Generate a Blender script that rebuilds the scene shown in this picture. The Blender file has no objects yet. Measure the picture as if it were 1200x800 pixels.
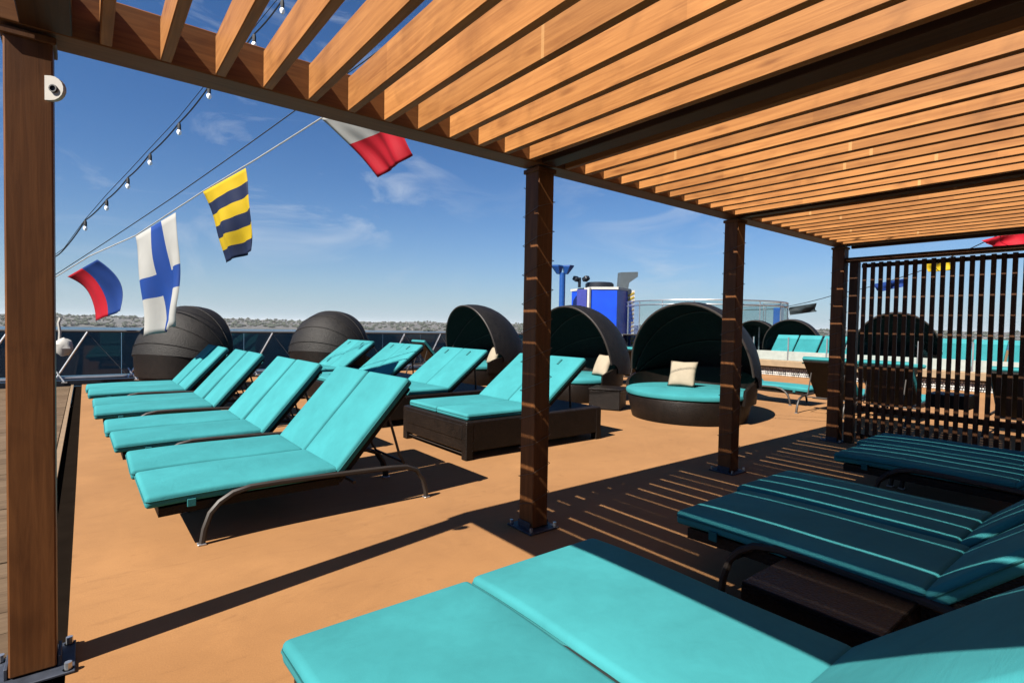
import bpy, bmesh, math, random
from mathutils import Vector, Matrix, noise
random.seed(7)
R_ = math.radians
sc = bpy.context.scene
COL = sc.collection

# ------------------------------------------------------------------ camera
CAM = (-1.61928, -2.95352, 1.46641)
cd = bpy.data.cameras.new('camera'); cam = bpy.data.objects.new('camera', cd); COL.objects.link(cam)
cd.sensor_width = 36.0; cd.lens = 18.948; cd.clip_start = 0.05; cd.clip_end = 60000
rx = Vector((0.784386, -0.619994, 0.018586)); ux = Vector((0.003614, 0.034533, 0.999397)); fx = Vector((0.620262, 0.783846, -0.029328))
M = Matrix(((rx.x, ux.x, -fx.x, CAM[0]), (rx.y, ux.y, -fx.y, CAM[1]), (rx.z, ux.z, -fx.z, CAM[2]), (0, 0, 0, 1)))
cam.matrix_world = M
sc.camera = cam

# ------------------------------------------------------------------ light
SUN_EL = R_(46.5); SUN_OUT = R_(9.7)
w = bpy.data.worlds.new('World'); sc.world = w; w.use_nodes = True
wn = w.node_tree; wn.nodes.clear()
out = wn.nodes.new('ShaderNodeOutputWorld'); bg = wn.nodes.new('ShaderNodeBackground')
sky = wn.nodes.new('ShaderNodeTexSky'); sky.sky_type = 'NISHITA'; sky.sun_disc = False
sky.sun_elevation = SUN_EL
sky.sun_rotation = R_(270) - SUN_OUT          # the sun stands towards -X
sky.altitude = 30; sky.air_density = 1.0; sky.dust_density = 0.3; sky.ozone_density = 3.0
bg.inputs['Strength'].default_value = 0.05
# thin cirrus drawn by noise on the direction of view
tc = wn.nodes.new('ShaderNodeTexCoord'); mp = wn.nodes.new('ShaderNodeMapping')
mp.inputs['Scale'].default_value = (2.6, 2.0, 7.0); mp.inputs['Rotation'].default_value = (0.15, 0.3, 0.5)
n1 = wn.nodes.new('ShaderNodeTexNoise'); n1.inputs['Scale'].default_value = 1.5; n1.inputs['Detail'].default_value = 8; n1.inputs['Distortion'].default_value = 1.1; n1.inputs['Roughness'].default_value = 0.62
n2 = wn.nodes.new('ShaderNodeTexNoise'); n2.inputs['Scale'].default_value = 1.4; n2.inputs['Detail'].default_value = 1
r1 = wn.nodes.new('ShaderNodeMapRange'); r1.inputs[1].default_value = 0.52; r1.inputs[2].default_value = 0.74; r1.inputs[3].default_value = 0; r1.inputs[4].default_value = 1
r2 = wn.nodes.new('ShaderNodeMapRange'); r2.inputs[1].default_value = 0.48; r2.inputs[2].default_value = 0.66; r2.inputs[3].default_value = 0; r2.inputs[4].default_value = 0.55
mu = wn.nodes.new('ShaderNodeMath'); mu.operation = 'MULTIPLY'
mx = wn.nodes.new('ShaderNodeMixRGB'); mx.inputs['Color2'].default_value = (4.1, 4.5, 5.1, 1)
L = wn.links.new
L(tc.outputs['Generated'], mp.inputs['Vector']); L(mp.outputs[0], n1.inputs['Vector']); L(tc.outputs['Generated'], n2.inputs['Vector'])
L(n1.outputs[0], r1.inputs[0]); L(n2.outputs[0], r2.inputs[0]); L(r1.outputs[0], mu.inputs[0]); L(r2.outputs[0], mu.inputs[1])
L(mu.outputs[0], mx.inputs['Fac']); tn = wn.nodes.new('ShaderNodeMixRGB'); tn.blend_type = 'MULTIPLY'; tn.inputs['Fac'].default_value = 1.0; tn.inputs['Color2'].default_value = (0.275, 0.452, 0.650, 1)   # polarised, deep blue clear air
L(sky.outputs[0], tn.inputs['Color1']); L(tn.outputs[0], mx.inputs['Color1']); # pale moisture towards the horizon, the same all round
sz = wn.nodes.new('ShaderNodeSeparateXYZ'); L(tc.outputs['Generated'], sz.inputs[0])
ex = wn.nodes.new('ShaderNodeMath'); ex.operation = 'MULTIPLY'; ex.inputs[1].default_value = -1 / 0.085; L(sz.outputs[2], ex.inputs[0])
e2 = wn.nodes.new('ShaderNodeMath'); e2.operation = 'EXPONENT'; L(ex.outputs[0], e2.inputs[0])
e3 = wn.nodes.new('ShaderNodeMath'); e3.operation = 'MULTIPLY'; e3.use_clamp = True; e3.inputs[1].default_value = 1.1; L(e2.outputs[0], e3.inputs[0])
hzm = wn.nodes.new('ShaderNodeMixRGB'); hzm.inputs['Color2'].default_value = (3.0, 3.7, 4.17, 1); L(e3.outputs[0], hzm.inputs['Fac']); L(mx.outputs[0], hzm.inputs['Color1'])
L(hzm.outputs[0], bg.inputs['Color']); L(bg.outputs[0], out.inputs['Surface'])

sd = bpy.data.lights.new('sun', 'SUN'); sun = bpy.data.objects.new('sun', sd); COL.objects.link(sun)
sd.energy = 5.0; sd.angle = R_(0.4); sd.color = (1.0, 0.93, 0.83)
SUND = Vector((math.cos(SUN_OUT) * math.cos(SUN_EL), math.sin(SUN_OUT) * math.cos(SUN_EL), -math.sin(SUN_EL)))
sun.rotation_euler = SUND.to_track_quat('-Z', 'Y').to_euler(); sun.location = (-20, -4, 30)
sc.view_settings.view_transform = 'Standard'; sc.view_settings.look = 'None'
sc.view_settings.exposure = 1.72; sc.view_settings.gamma = 1.0; sc.view_settings.use_curve_mapping = False
sc.cycles.use_denoising = True
sc.cycles.max_bounces = 6; sc.cycles.diffuse_bounces = 2; sc.cycles.transparent_max_bounces = 12

# ------------------------------------------------------------------ materials
def newmat(name):
    m = bpy.data.materials.new(name); m.use_nodes = True
    nt = m.node_tree; p = nt.nodes['Principled BSDF']
    return m, nt, p
def node(nt, t, **kw):
    n = nt.nodes.new(t)
    for k, v in kw.items():
        if k.startswith('i_'):
            key = k[2:]; key = int(key) if key.isdigit() else key.replace('_', ' ')
            n.inputs[key].default_value = v
        else: setattr(n, k, v)
    return n
def ramp(nt, fac, c0, c1, p0=0.3, p1=0.7):
    r = node(nt, 'ShaderNodeValToRGB'); r.color_ramp.elements[0].position = p0; r.color_ramp.elements[1].position = p1
    r.color_ramp.elements[0].color = (*c0, 1); r.color_ramp.elements[1].color = (*c1, 1)
    nt.links.new(fac, r.inputs[0]); return r.outputs[0]
def mixc(nt, fac, a, b, mode='MIX'):
    m = node(nt, 'ShaderNodeMixRGB', blend_type=mode)
    for s, v in ((0, fac), (1, a), (2, b)):
        if isinstance(v, (int, float)): m.inputs[s].default_value = v
        elif isinstance(v, tuple): m.inputs[s].default_value = (*v, 1)
        else: nt.links.new(v, m.inputs[s])
    return m.outputs[0]
def bump(nt, p, h, strength=0.2, dist=0.01):
    b = node(nt, 'ShaderNodeBump'); b.inputs['Strength'].default_value = strength; b.inputs['Distance'].default_value = dist
    nt.links.new(h, b.inputs['Height']); nt.links.new(b.outputs[0], p.inputs['Normal'])
def coords(nt, scale=(1, 1, 1), kind='Object'):
    t = node(nt, 'ShaderNodeTexCoord'); m = node(nt, 'ShaderNodeMapping'); m.inputs['Scale'].default_value = scale
    nt.links.new(t.outputs[kind], m.inputs['Vector']); return m.outputs[0]
def noise_t(nt, vec, scale, detail=3, dist=0.0, rough=0.5):
    n = node(nt, 'ShaderNodeTexNoise'); n.inputs['Scale'].default_value = scale; n.inputs['Detail'].default_value = detail
    n.inputs['Distortion'].default_value = dist; n.inputs['Roughness'].default_value = rough
    nt.links.new(vec, n.inputs['Vector']); return n.outputs[0]

K = 0.55
def sk(c): return tuple(x * K for x in c)
def plain(name, c, rough=0.6, metal=0.0, var=0.12, scale=6.0, bs=0.0):
    if metal < .5: c = sk(c)
    m, nt, p = newmat(name)
    v = coords(nt); n = noise_t(nt, v, scale, 4)
    a = tuple(x * (1 - var) for x in c); b = tuple(min(1, x * (1 + var)) for x in c)
    nt.links.new(ramp(nt, n, a, b), p.inputs['Base Color'])
    p.inputs['Roughness'].default_value = rough; p.inputs['Metallic'].default_value = metal
    if bs: bump(nt, p, noise_t(nt, v, scale * 12, 2), bs, 0.004)
    return m

def wood(name, dark, light, axis, randomness=0.28, rough=0.55, joints=False):
    dark, light = sk(dark), sk(light)
    m, nt, p = newmat(name)
    oi = node(nt, 'ShaderNodeObjectInfo')
    sc_ = [26.0, 26.0, 26.0]; sc_[axis] = 1.3
    t = node(nt, 'ShaderNodeTexCoord'); mp = node(nt, 'ShaderNodeMapping'); mp.inputs['Scale'].default_value = sc_
    add = node(nt, 'ShaderNodeVectorMath', operation='ADD'); mul = node(nt, 'ShaderNodeMath', operation='MULTIPLY'); mul.inputs[1].default_value = 37.0
    nt.links.new(oi.outputs['Random'], mul.inputs[0]); nt.links.new(mul.outputs[0], add.inputs[1])
    nt.links.new(t.outputs['Object'], add.inputs[0]); nt.links.new(add.outputs[0], mp.inputs['Vector'])
    g = noise_t(nt, mp.outputs[0], 1.6, 6, 0.9, 0.6)
    col = ramp(nt, g, dark, light, 0.3, 0.68)
    mp2 = node(nt, 'ShaderNodeMapping'); s2 = [3.0, 3.0, 3.0]; s2[axis] = 1.6; mp2.inputs['Scale'].default_value = s2
    nt.links.new(add.outputs[0], mp2.inputs['Vector'])
    kn = noise_t(nt, mp2.outputs[0], 1.3, 4, 1.6)
    col = mixc(nt, 0.55, col, ramp(nt, kn, (0.6, 0.54, 0.48), (1.08, 1.06, 1.03), 0.28, 0.5), 'MULTIPLY')
    if joints:
        sx = node(nt, 'ShaderNodeSeparateXYZ'); nt.links.new(t.outputs['Object'], sx.inputs[0])
        m1 = node(nt, 'ShaderNodeMath', operation='MULTIPLY_ADD'); m1.inputs[1].default_value = 1.15
        nt.links.new(sx.outputs[axis], m1.inputs[0]); nt.links.new(mul.outputs[0], m1.inputs[2])
        fl = node(nt, 'ShaderNodeMath', operation='FLOOR'); nt.links.new(m1.outputs[0], fl.inputs[0])
        wnz = node(nt, 'ShaderNodeTexWhiteNoise', noise_dimensions='1D'); nt.links.new(fl.outputs[0], wnz.inputs['W'])
        fc = node(nt, 'ShaderNodeMath', operation='FRACT'); nt.links.new(m1.outputs[0], fc.inputs[0])
        lt = node(nt, 'ShaderNodeMath', operation='LESS_THAN'); lt.inputs[1].default_value = 0.022; nt.links.new(fc.outputs[0], lt.inputs[0])
        gt = node(nt, 'ShaderNodeMath', operation='GREATER_THAN'); gt.inputs[1].default_value = 0.7; nt.links.new(wnz.outputs['Value'], gt.inputs[0])
        jm = node(nt, 'ShaderNodeMath', operation='MULTIPLY'); nt.links.new(lt.outputs[0], jm.inputs[0]); nt.links.new(gt.outputs[0], jm.inputs[1])
        jh = node(nt, 'ShaderNodeMath', operation='MULTIPLY'); jh.inputs[1].default_value = 0.55; nt.links.new(jm.outputs[0], jh.inputs[0])
        col = mixc(nt, jh.outputs[0], col, sk((0.70, 0.42, 0.18)))
        kn2 = node(nt, 'ShaderNodeTexVoronoi'); kn2.inputs['Scale'].default_value = 1.0; mk = node(nt, 'ShaderNodeMapping'); mk.inputs['Scale'].default_value = (1.0, 2.2, 9.0)
        nt.links.new(add.outputs[0], mk.inputs[0]); nt.links.new(mk.outputs[0], kn2.inputs['Vector'])
        col = mixc(nt, 0.55, col, ramp(nt, kn2.outputs['Distance'], (0.42, 0.3, 0.2), (1, 1, 1), 0.05, 0.17), 'MULTIPLY')
        col = mixc(nt, 0.6, col, ramp(nt, wnz.outputs['Value'], (0.78, 0.72, 0.66), (1.1, 1.08, 1.05), 0, 1), 'MULTIPLY')
    k = 1 - randomness
    col = mixc(nt, 1.0, col, ramp(nt, oi.outputs['Random'], (k, k * .95, k * .88), (1.08, 1.06, 1.04), 0, 1), 'MULTIPLY')
    nt.links.new(col, p.inputs['Base Color']); p.inputs['Roughness'].default_value = rough; p.inputs['Specular IOR Level'].default_value = 0.2
    bump(nt, p, g, 0.18, 0.003)
    return m

def carpet_mat():
    m, nt, p = newmat('tan_deck_covering')
    v = coords(nt); n = noise_t(nt, v, 0.55, 5, 0.4); f = noise_t(nt, v, 160, 2); s = noise_t(nt, v, 3.2, 6, 0.8, 0.65)
    c = ramp(nt, n, (0.160, 0.0735, 0.0235), (0.190, 0.091, 0.031), 0.35, 0.65)
    c = mixc(nt, 0.5, c, ramp(nt, s, (0.84, 0.81, 0.78), (1.04, 1.03, 1.02), 0.26, 0.6), 'MULTIPLY')
    v2 = coords(nt, (1.1, 5.0, 1)); sf = noise_t(nt, v2, 2.3, 6, 1.2, 0.7)
    c = mixc(nt, 0.5, c, ramp(nt, sf, (0.72, 0.69, 0.66), (1, 1, 1), 0.30, 0.44), 'MULTIPLY')
    pt = noise_t(nt, v, 0.9, 6, 1.5, 0.7)
    c = mixc(nt, 0.6, c, ramp(nt, pt, (0.97, 0.97, 0.98), (1.16, 1.18, 1.22), 0.5, 0.68), 'MULTIPLY')
    st = noise_t(nt, v, 7.5, 3, 0.2)
    c = mixc(nt, 0.6, c, ramp(nt, st, (0.66, 0.62, 0.58), (1, 1, 1), 0.24, 0.34), 'MULTIPLY')
    c = mixc(nt, 0.35, c, ramp(nt, f, (0.7, 0.7, 0.7), (1.15, 1.15, 1.15), 0.35, 0.65), 'MULTIPLY')
    nt.links.new(c, p.inputs['Base Color']); p.inputs['Roughness'].default_value = 0.9; p.inputs['Specular IOR Level'].default_value = 0.15
    p.inputs['Sheen Weight'].default_value = 0.10; p.inputs['Sheen Roughness'].default_value = 0.5; p.inputs['Sheen Tint'].default_value = (1, .85, .65, 1)
    bump(nt, p, f, 0.12, 0.002); return m
def fabric_mat(name, c):
    c = sk(c)
    m, nt, p = newmat(name)
    v = coords(nt); n = noise_t(nt, v, 2.2, 4, 0.5); f = noise_t(nt, v, 420, 1); s = noise_t(nt, v, 14, 4, 0.6)
    a = tuple(x * .86 for x in c); b = tuple(x * 1.08 for x in c)
    col = ramp(nt, n, a, b, 0.3, 0.7)
    col = mixc(nt, 0.2, col, ramp(nt, s, (0.74, 0.77, 0.78), (1.06, 1.05, 1.05), 0.3, 0.6), 'MULTIPLY')
    oi = node(nt, 'ShaderNodeObjectInfo')
    col = mixc(nt, 1.0, col, ramp(nt, oi.outputs['Random'], (0.9, 0.92, 0.92), (1.06, 1.04, 1.04), 0, 1), 'MULTIPLY')
    nt.links.new(col, p.inputs['Base Color']); p.inputs['Roughness'].default_value = 0.85
    p.inputs['Specular IOR Level'].default_value = 0.1
    cr = noise_t(nt, coords(nt, (6, 2.2, 6)), 1.4, 5, 1.8, 0.55)
    mx = mixc(nt, 0.12, cr, f); bump(nt, p, mx, 0.22, 0.014); return m
def wicker_mat(name, c0, c1, rough=0.5, vs_=70, bs_=0.5, bd_=0.005):
    c0, c1 = sk(c0), sk(c1)
    m, nt, p = newmat(name)
    t = node(nt, 'ShaderNodeTexCoord')
    vo = node(nt, 'ShaderNodeTexVoronoi'); vo.inputs['Scale'].default_value = vs_
    mp = node(nt, 'ShaderNodeMapping'); mp.inputs['Scale'].default_value = (1, 1, 1.9)
    nt.links.new(t.outputs['Object'], mp.inputs[0]); nt.links.new(mp.outputs[0], vo.inputs['Vector'])
    n = noise_t(nt, t.outputs['Object'], 9, 5, 0.3); n2 = noise_t(nt, t.outputs['Object'], 1.7, 3)
    c = ramp(nt, vo.outputs['Distance'], c1, c0, 0.1, 0.75)
    c = mixc(nt, 0.8, c, ramp(nt, n, (0.55, 0.55, 0.55), (1.25, 1.22, 1.2), 0.3, 0.7), 'MULTIPLY')
    c = mixc(nt, 0.7, c, ramp(nt, n2, (0.6, 0.6, 0.6), (1.3, 1.28, 1.25), 0.3, 0.7), 'MULTIPLY')
    nt.links.new(c, p.inputs['Base Color']); p.inputs['Roughness'].default_value = rough; p.inputs['Specular IOR Level'].default_value = 0.18
    bump(nt, p, vo.outputs['Distance'], bs_, -bd_); return m
def glass_mat(name, tint, gloss=0.12):
    m, nt, p = newmat(name); nt.nodes.remove(p); o = nt.nodes['Material Output']
    tr = node(nt, 'ShaderNodeBsdfTransparent'); tr.inputs[0].default_value = (*tint, 1)
    gl = node(nt, 'ShaderNodeBsdfGlossy'); gl.inputs['Roughness'].default_value = 0.03
    lw = node(nt, 'ShaderNodeLayerWeight'); lw.inputs[0].default_value = 0.5
    pw = node(nt, 'ShaderNodeMath', operation='POWER'); pw.inputs[1].default_value = 4.0; nt.links.new(lw.outputs['Facing'], pw.inputs[0])
    fr = node(nt, 'ShaderNodeMath', operation='MULTIPLY_ADD'); fr.inputs[1].default_value = 0.6; fr.inputs[2].default_value = 0.03; nt.links.new(pw.outputs[0], fr.inputs[0])
    mx = node(nt, 'ShaderNodeMixShader'); nt.links.new(fr.outputs[0], mx.inputs[0]); nt.links.new(tr.outputs[0], mx.inputs[1]); nt.links.new(gl.outputs[0], mx.inputs[2])
    nt.links.new(mx.outputs[0], o.inputs['Surface']); return m
def cloth_mat(name, c, trans=0.35):
    c = tuple(x * .64 for x in c)
    m, nt, p = newmat(name); o = nt.nodes['Material Output']
    v = coords(nt); n = noise_t(nt, v, 2.5, 3, 0.3)
    col = ramp(nt, n, tuple(x * .92 for x in c), tuple(min(1, x * 1.05) for x in c))
    nt.links.new(col, p.inputs['Base Color']); p.inputs['Roughness'].default_value = 0.7; p.inputs['Specular IOR Level'].default_value = 0.2
    tl = node(nt, 'ShaderNodeBsdfTranslucent'); nt.links.new(col, tl.inputs[0])
    mx = node(nt, 'ShaderNodeMixShader'); mx.inputs[0].default_value = trans
    nt.links.new(p.outputs[0], mx.inputs[1]); nt.links.new(tl.outputs[0], mx.inputs[2]); nt.links.new(mx.outputs[0], o.inputs['Surface']); return m

MT = {}
MT['carpet'] = carpet_mat()
MT['slat'] = wood('oiled_slat_wood', (0.34, 0.142, 0.042), (0.52, 0.246, 0.080), 1, 0.28, 0.55, True)
MT['beam'] = wood('beam_wood', (0.20, 0.078, 0.022), (0.32, 0.135, 0.042), 0, 0.2)
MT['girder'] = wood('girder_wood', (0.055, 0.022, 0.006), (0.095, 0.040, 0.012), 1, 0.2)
MT['post'] = wood('post_wood', (0.118, 0.044, 0.012), (0.205, 0.082, 0.025), 2, 0.15)
MT['screen'] = wood('screen_wood', (0.055, 0.021, 0.007), (0.10, 0.041, 0.014), 2, 0.2)
MT['plank'] = wood('weathered_plank', (0.11, 0.072, 0.042), (0.17, 0.12, 0.075), 0, 0.2, 0.75)
MT['teal'] = fabric_mat('teal_canvas', (0.046, 0.285, 0.31))
MT['teal_dark'] = fabric_mat('teal_webbing', (0.03, 0.17, 0.18))
MT['pillow'] = fabric_mat('beige_canvas', (0.42, 0.35, 0.26))
MT['wicker'] = wicker_mat('dark_brown_wicker', (0.004, 0.0026, 0.0018), (0.020, 0.0125, 0.009))
MT['hood'] = wicker_mat('charcoal_hood_weave', (0.007, 0.0065, 0.0065), (0.022, 0.018, 0.016), 0.6, 48, 0.6, 0.009)
MT['hood'].node_tree.nodes['Principled BSDF'].inputs['Specular IOR Level'].default_value = 0.22
MT['frame'] = plain('dark_bronze_tube', (0.020, 0.013, 0.009), 0.6, 0.0)
MT['steel'] = plain('brushed_steel', (0.42, 0.43, 0.44), 0.35, 0.9)
MT['galv'] = plain('galvanised_plate', (0.05, 0.06, 0.085), 0.55, 0.4, 0.3, 20)
MT['rail'] = plain('painted_grey_rail', (0.13, 0.135, 0.14), 0.45, 0.2)
MT['darkmetal'] = plain('dark_painted_metal', (0.018, 0.022, 0.032), 0.4, 0.2)
MT['rubber'] = plain('black_drain_rubber', (0.011, 0.008, 0.006), 1.0)
MT['trim'] = plain('pale_deck_trim', (0.27, 0.18, 0.10), 0.6)
MT['rubber'].node_tree.nodes['Principled BSDF'].inputs['Specular IOR Level'].default_value = 0.0
MT['white'] = plain('white_paint', (0.55, 0.54, 0.51), 0.5)
MT['plastic'] = plain('cream_plastic', (0.50, 0.47, 0.42), 0.4)
MT['black'] = plain('black_rubber', (0.012, 0.012, 0.014), 0.6)
MT['cable'] = plain('dark_cable', (0.02, 0.024, 0.03), 0.6)
MT['rope'] = plain('pale_rope', (0.5, 0.49, 0.46), 0.9)
MT['ropelight'] = plain('clear_rope_light', (0.12, 0.075, 0.05), 0.3)
MT['glass_dark'] = glass_mat('tinted_windscreen_glass', (0.20, 0.235, 0.27))
MT['glass'] = glass_mat('clear_glass', (0.82, 0.88, 0.88))
MT['frost'] = plain('frosted_panel', (0.36, 0.40, 0.37), 0.6)
MT['blue'] = plain('glossy_blue_paint', (0.003, 0.062, 0.62), 0.35, 0.0, 0.15, 1.2)
MT['blue2'] = plain('violet_blue_paint', (0.035, 0.045, 0.28), 0.4)
MT['bluepole'] = plain('blue_pole_paint', (0.008, 0.07, 0.30), 0.35)
MT['vent'] = plain('grey_vent_paint', (0.075, 0.095, 0.11), 0.5)
MT['yellow'] = plain('hazard_yellow', (0.42, 0.29, 0.02), 0.5)
MT['tan'] = plain('tan_nosing', (0.30, 0.21, 0.12), 0.7)
MT['f_red'] = cloth_mat('red_bunting', (0.50, 0.010, 0.025)); MT['f_blue'] = cloth_mat('blue_bunting', (0.012, 0.05, 0.24))
MT['f_navy'] = cloth_mat('navy_bunting', (0.008, 0.016, 0.055), 0.2); MT['f_white'] = cloth_mat('white_bunting', (0.48, 0.48, 0.46))
MT['f_yellow'] = cloth_mat('yellow_bunting', (0.62, 0.43, 0.014)); MT['f_black'] = cloth_mat('dark_bunting', (0.02, 0.03, 0.035), 0.2)
MT['f_royal'] = cloth_mat('royal_bunting', (0.012, 0.06, 0.30))

def bulb_mat():
    m, nt, p = newmat('clear_bulb'); p.inputs['Base Color'].default_value = (0.9, 0.92, 0.95, 1); p.inputs['Roughness'].default_value = 0.1
    v = coords(nt); nt.links.new(ramp(nt, noise_t(nt, v, 30), (0.75, 0.78, 0.82), (0.95, 0.96, 0.98)), p.inputs['Base Color']); return m
MT['bulb'] = bulb_mat()
def sea_mat():
    m, nt, p = newmat('harbour_water'); v = coords(nt)
    n = noise_t(nt, v, 0.08, 8, 0.3, 0.65); b = noise_t(nt, v, 0.002, 4)
    nt.links.new(ramp(nt, b, (0.012, 0.035, 0.055), (0.02, 0.05, 0.07)), p.inputs['Base Color'])
    p.inputs['Roughness'].default_value = 0.28; p.inputs['IOR'].default_value = 1.33; bump(nt, p, n, 0.9, 2.0); return m
MT['sea'] = sea_mat()
def land_mat():
    m, nt, p = newmat('dry_hillside'); v = coords(nt, (1, 1, 1), 'Object')
    n = noise_t(nt, v, 0.012, 8, 0.5, 0.7); f = noise_t(nt, v, 0.05, 6, 0.4, 0.7)
    c = ramp(nt, n, (0.034, 0.036, 0.036), (0.056, 0.053, 0.050), 0.35, 0.62)
    c = mixc(nt, 0.35, c, ramp(nt, f, (0.35, 0.38, 0.36), (1.2, 1.15, 1.1), 0.35, 0.65), 'MULTIPLY')
    nt.links.new(c, p.inputs['Base Color']); p.inputs['Roughness'].default_value = 0.95; return m
MT['land'] = land_mat()
def town_mat():
    m, nt, p = newmat('pale_house_walls'); v = coords(nt)
    n = noise_t(nt, v, 0.03, 2)
    c = ramp(nt, n, (0.05, 0.043, 0.038), (0.15, 0.145, 0.14), 0.4, 0.6); nt.links.new(c, p.inputs['Base Color']); p.inputs['Roughness'].default_value = 0.9; return m
MT['town'] = town_mat()
def tree_mat():
    m, nt, p = newmat('far_tree_green'); v = coords(nt); n = noise_t(nt, v, 0.05, 3)
    nt.links.new(ramp(nt, n, (0.012, 0.018, 0.012), (0.028, 0.034, 0.022)), p.inputs['Base Color']); p.inputs['Roughness'].default_value = 0.95; return m
MT['tree'] = tree_mat()

# ------------------------------------------------------------------ mesh helpers
class MB:
    def __init__(s): s.v = []; s.f = []; s.mi = []
    def add(s, vs, fs, mi=0):
        o = len(s.v); s.v += [tuple(q) for q in vs]; s.f += [tuple(o + i for i in q) for q in fs]; s.mi += [mi] * len(fs); return s
    def box(s, c, d, rot=None, ch=0.0, mi=0):
        hx, hy, hz = d[0] / 2, d[1] / 2, d[2] / 2
        if ch <= 0:
            vs = [Vector((x, y, z)) for z in (-hz, hz) for x, y in ((-hx, -hy), (hx, -hy), (hx, hy), (-hx, hy))]
            fs = [(3, 2, 1, 0), (4, 5, 6, 7), (0, 1, 5, 4), (1, 2, 6, 5), (2, 3, 7, 6), (3, 0, 4, 7)]
        else:
            bm = bmesh.new(); bmesh.ops.create_cube(bm, size=1.0)
            for q in bm.verts: q.co = Vector((q.co.x * d[0], q.co.y * d[1], q.co.z * d[2]))
            bmesh.ops.bevel(bm, geom=bm.edges[:], offset=ch, segments=1, affect='EDGES')
            bm.verts.index_update(); vs = [q.co.copy() for q in bm.verts]; fs = [tuple(q.index for q in f.verts) for f in bm.faces]; bm.free()
        if rot is not None: vs = [rot @ q for q in vs]
        c = Vector(c); return s.add([q + c for q in vs], fs, mi)
    def tube(s, pts, r, n=6, closed=False, mi=0, rr=None):
        pts = [Vector(q) for q in pts]; k = len(pts); rings = []; prev = None
        for i, q in enumerate(pts):
            a = pts[(i - 1) % k] if (closed or i > 0) else q; b = pts[(i + 1) % k] if (closed or i < k - 1) else q
            t = (b - a); t = t.normalized() if t.length > 1e-9 else Vector((0, 0, 1))
            if prev is None:
                up = Vector((0, 0, 1)) if abs(t.z) < 0.9 else Vector((1, 0, 0)); u = t.cross(up).normalized()
            else:
                u = prev - t * prev.dot(t); u = u.normalized() if u.length > 1e-6 else t.orthogonal().normalized()
            prev = u; vv = t.cross(u); rad = r if rr is None else rr[i]
            rings.append([q + (u * math.cos(2 * math.pi * j / n) + vv * math.sin(2 * math.pi * j / n)) * rad for j in range(n)])
        vs = [p for ring in rings for p in ring]; fs = []
        for i in range(k if closed else k - 1):
            a = i * n; b = ((i + 1) % k) * n
            for j in range(n): fs.append((a + j, a + (j + 1) % n, b + (j + 1) % n, b + j))
        if not closed: fs.append(tuple(range(n - 1, -1, -1))); fs.append(tuple((k - 1) * n + j for j in range(n)))
        return s.add(vs, fs, mi)
    def lathe(s, prof, n=24, c=(0, 0, 0), a0=0.0, a1=2 * math.pi, mi=0, sy=1.0):
        full = abs(a1 - a0 - 2 * math.pi) < 1e-6; m = n if full else n + 1; vs = []; fs = []
        for i in range(m):
            a = a0 + (a1 - a0) * i / n
            for r, z in prof: vs.append((c[0] + r * math.cos(a), c[1] + r * math.sin(a) * sy, c[2] + z))
        k = len(prof)
        for i in range(n):
            p, q = i * k, ((i + 1) % m) * k
            for j in range(k - 1): fs.append((p + j, q + j, q + j + 1, p + j + 1))
        return s.add(vs, fs, mi)
    def build(s, name, mats, parent=None, smooth=False, loc=None):
        me = bpy.data.meshes.new(name); me.from_pydata(s.v, [], s.f); me.update()
        for m in (mats if isinstance(mats, (list, tuple)) else [mats]): me.materials.append(MT[m] if isinstance(m, str) else m)
        for p, i in zip(me.polygons, s.mi): p.material_index = i
        bm = bmesh.new(); bm.from_mesh(me); bmesh.ops.recalc_face_normals(bm, faces=bm.faces[:]); bm.to_mesh(me); bm.free()
        if smooth:
            for p in me.polygons: p.use_smooth = True
            try: me.set_sharp_from_angle(angle=R_(40))
            except Exception: pass
        o = bpy.data.objects.new(name, me); COL.objects.link(o)
        if parent is not None: o.parent = parent
        if loc is not None: o.location = loc
        return o
def tag(o, label, cat, group=None):
    o['label'] = label; o['category'] = cat
    if group: o['group'] = group
    return o
def struct(o): o['kind'] = 'structure'; return o
def empty(name, loc=(0, 0, 0), rz=0.0):
    o = bpy.data.objects.new(name, None); COL.objects.link(o); o.empty_display_size = 0.2
    o.location = loc; o.rotation_euler = (0, 0, rz); return o
def kids(o): return [c for c in bpy.data.objects if c.parent == o]
def copy_tree(src, loc=None, rz=None, parent=None):
    c = src.copy(); COL.objects.link(c)
    if parent is not None: c.parent = parent
    for ch in kids(src): copy_tree(ch, parent=c)
    if loc is not None: c.location = loc
    if rz is not None: c.rotation_euler = (0, 0, rz)
    return c
ORD = ['first', 'second', 'third', 'fourth', 'fifth', 'sixth', 'seventh', 'eighth', 'ninth', 'tenth', 'eleventh', 'twelfth']

# ------------------------------------------------------------------ setting: sea, shore, ship
b = MB()
b.add([(-12000, -18000, -28), (20000, -18000, -28), (20000, 22000, -28), (-12000, 22000, -28)], [(0, 1, 2, 3)])
struct(b.build('sea', 'sea'))

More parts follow.
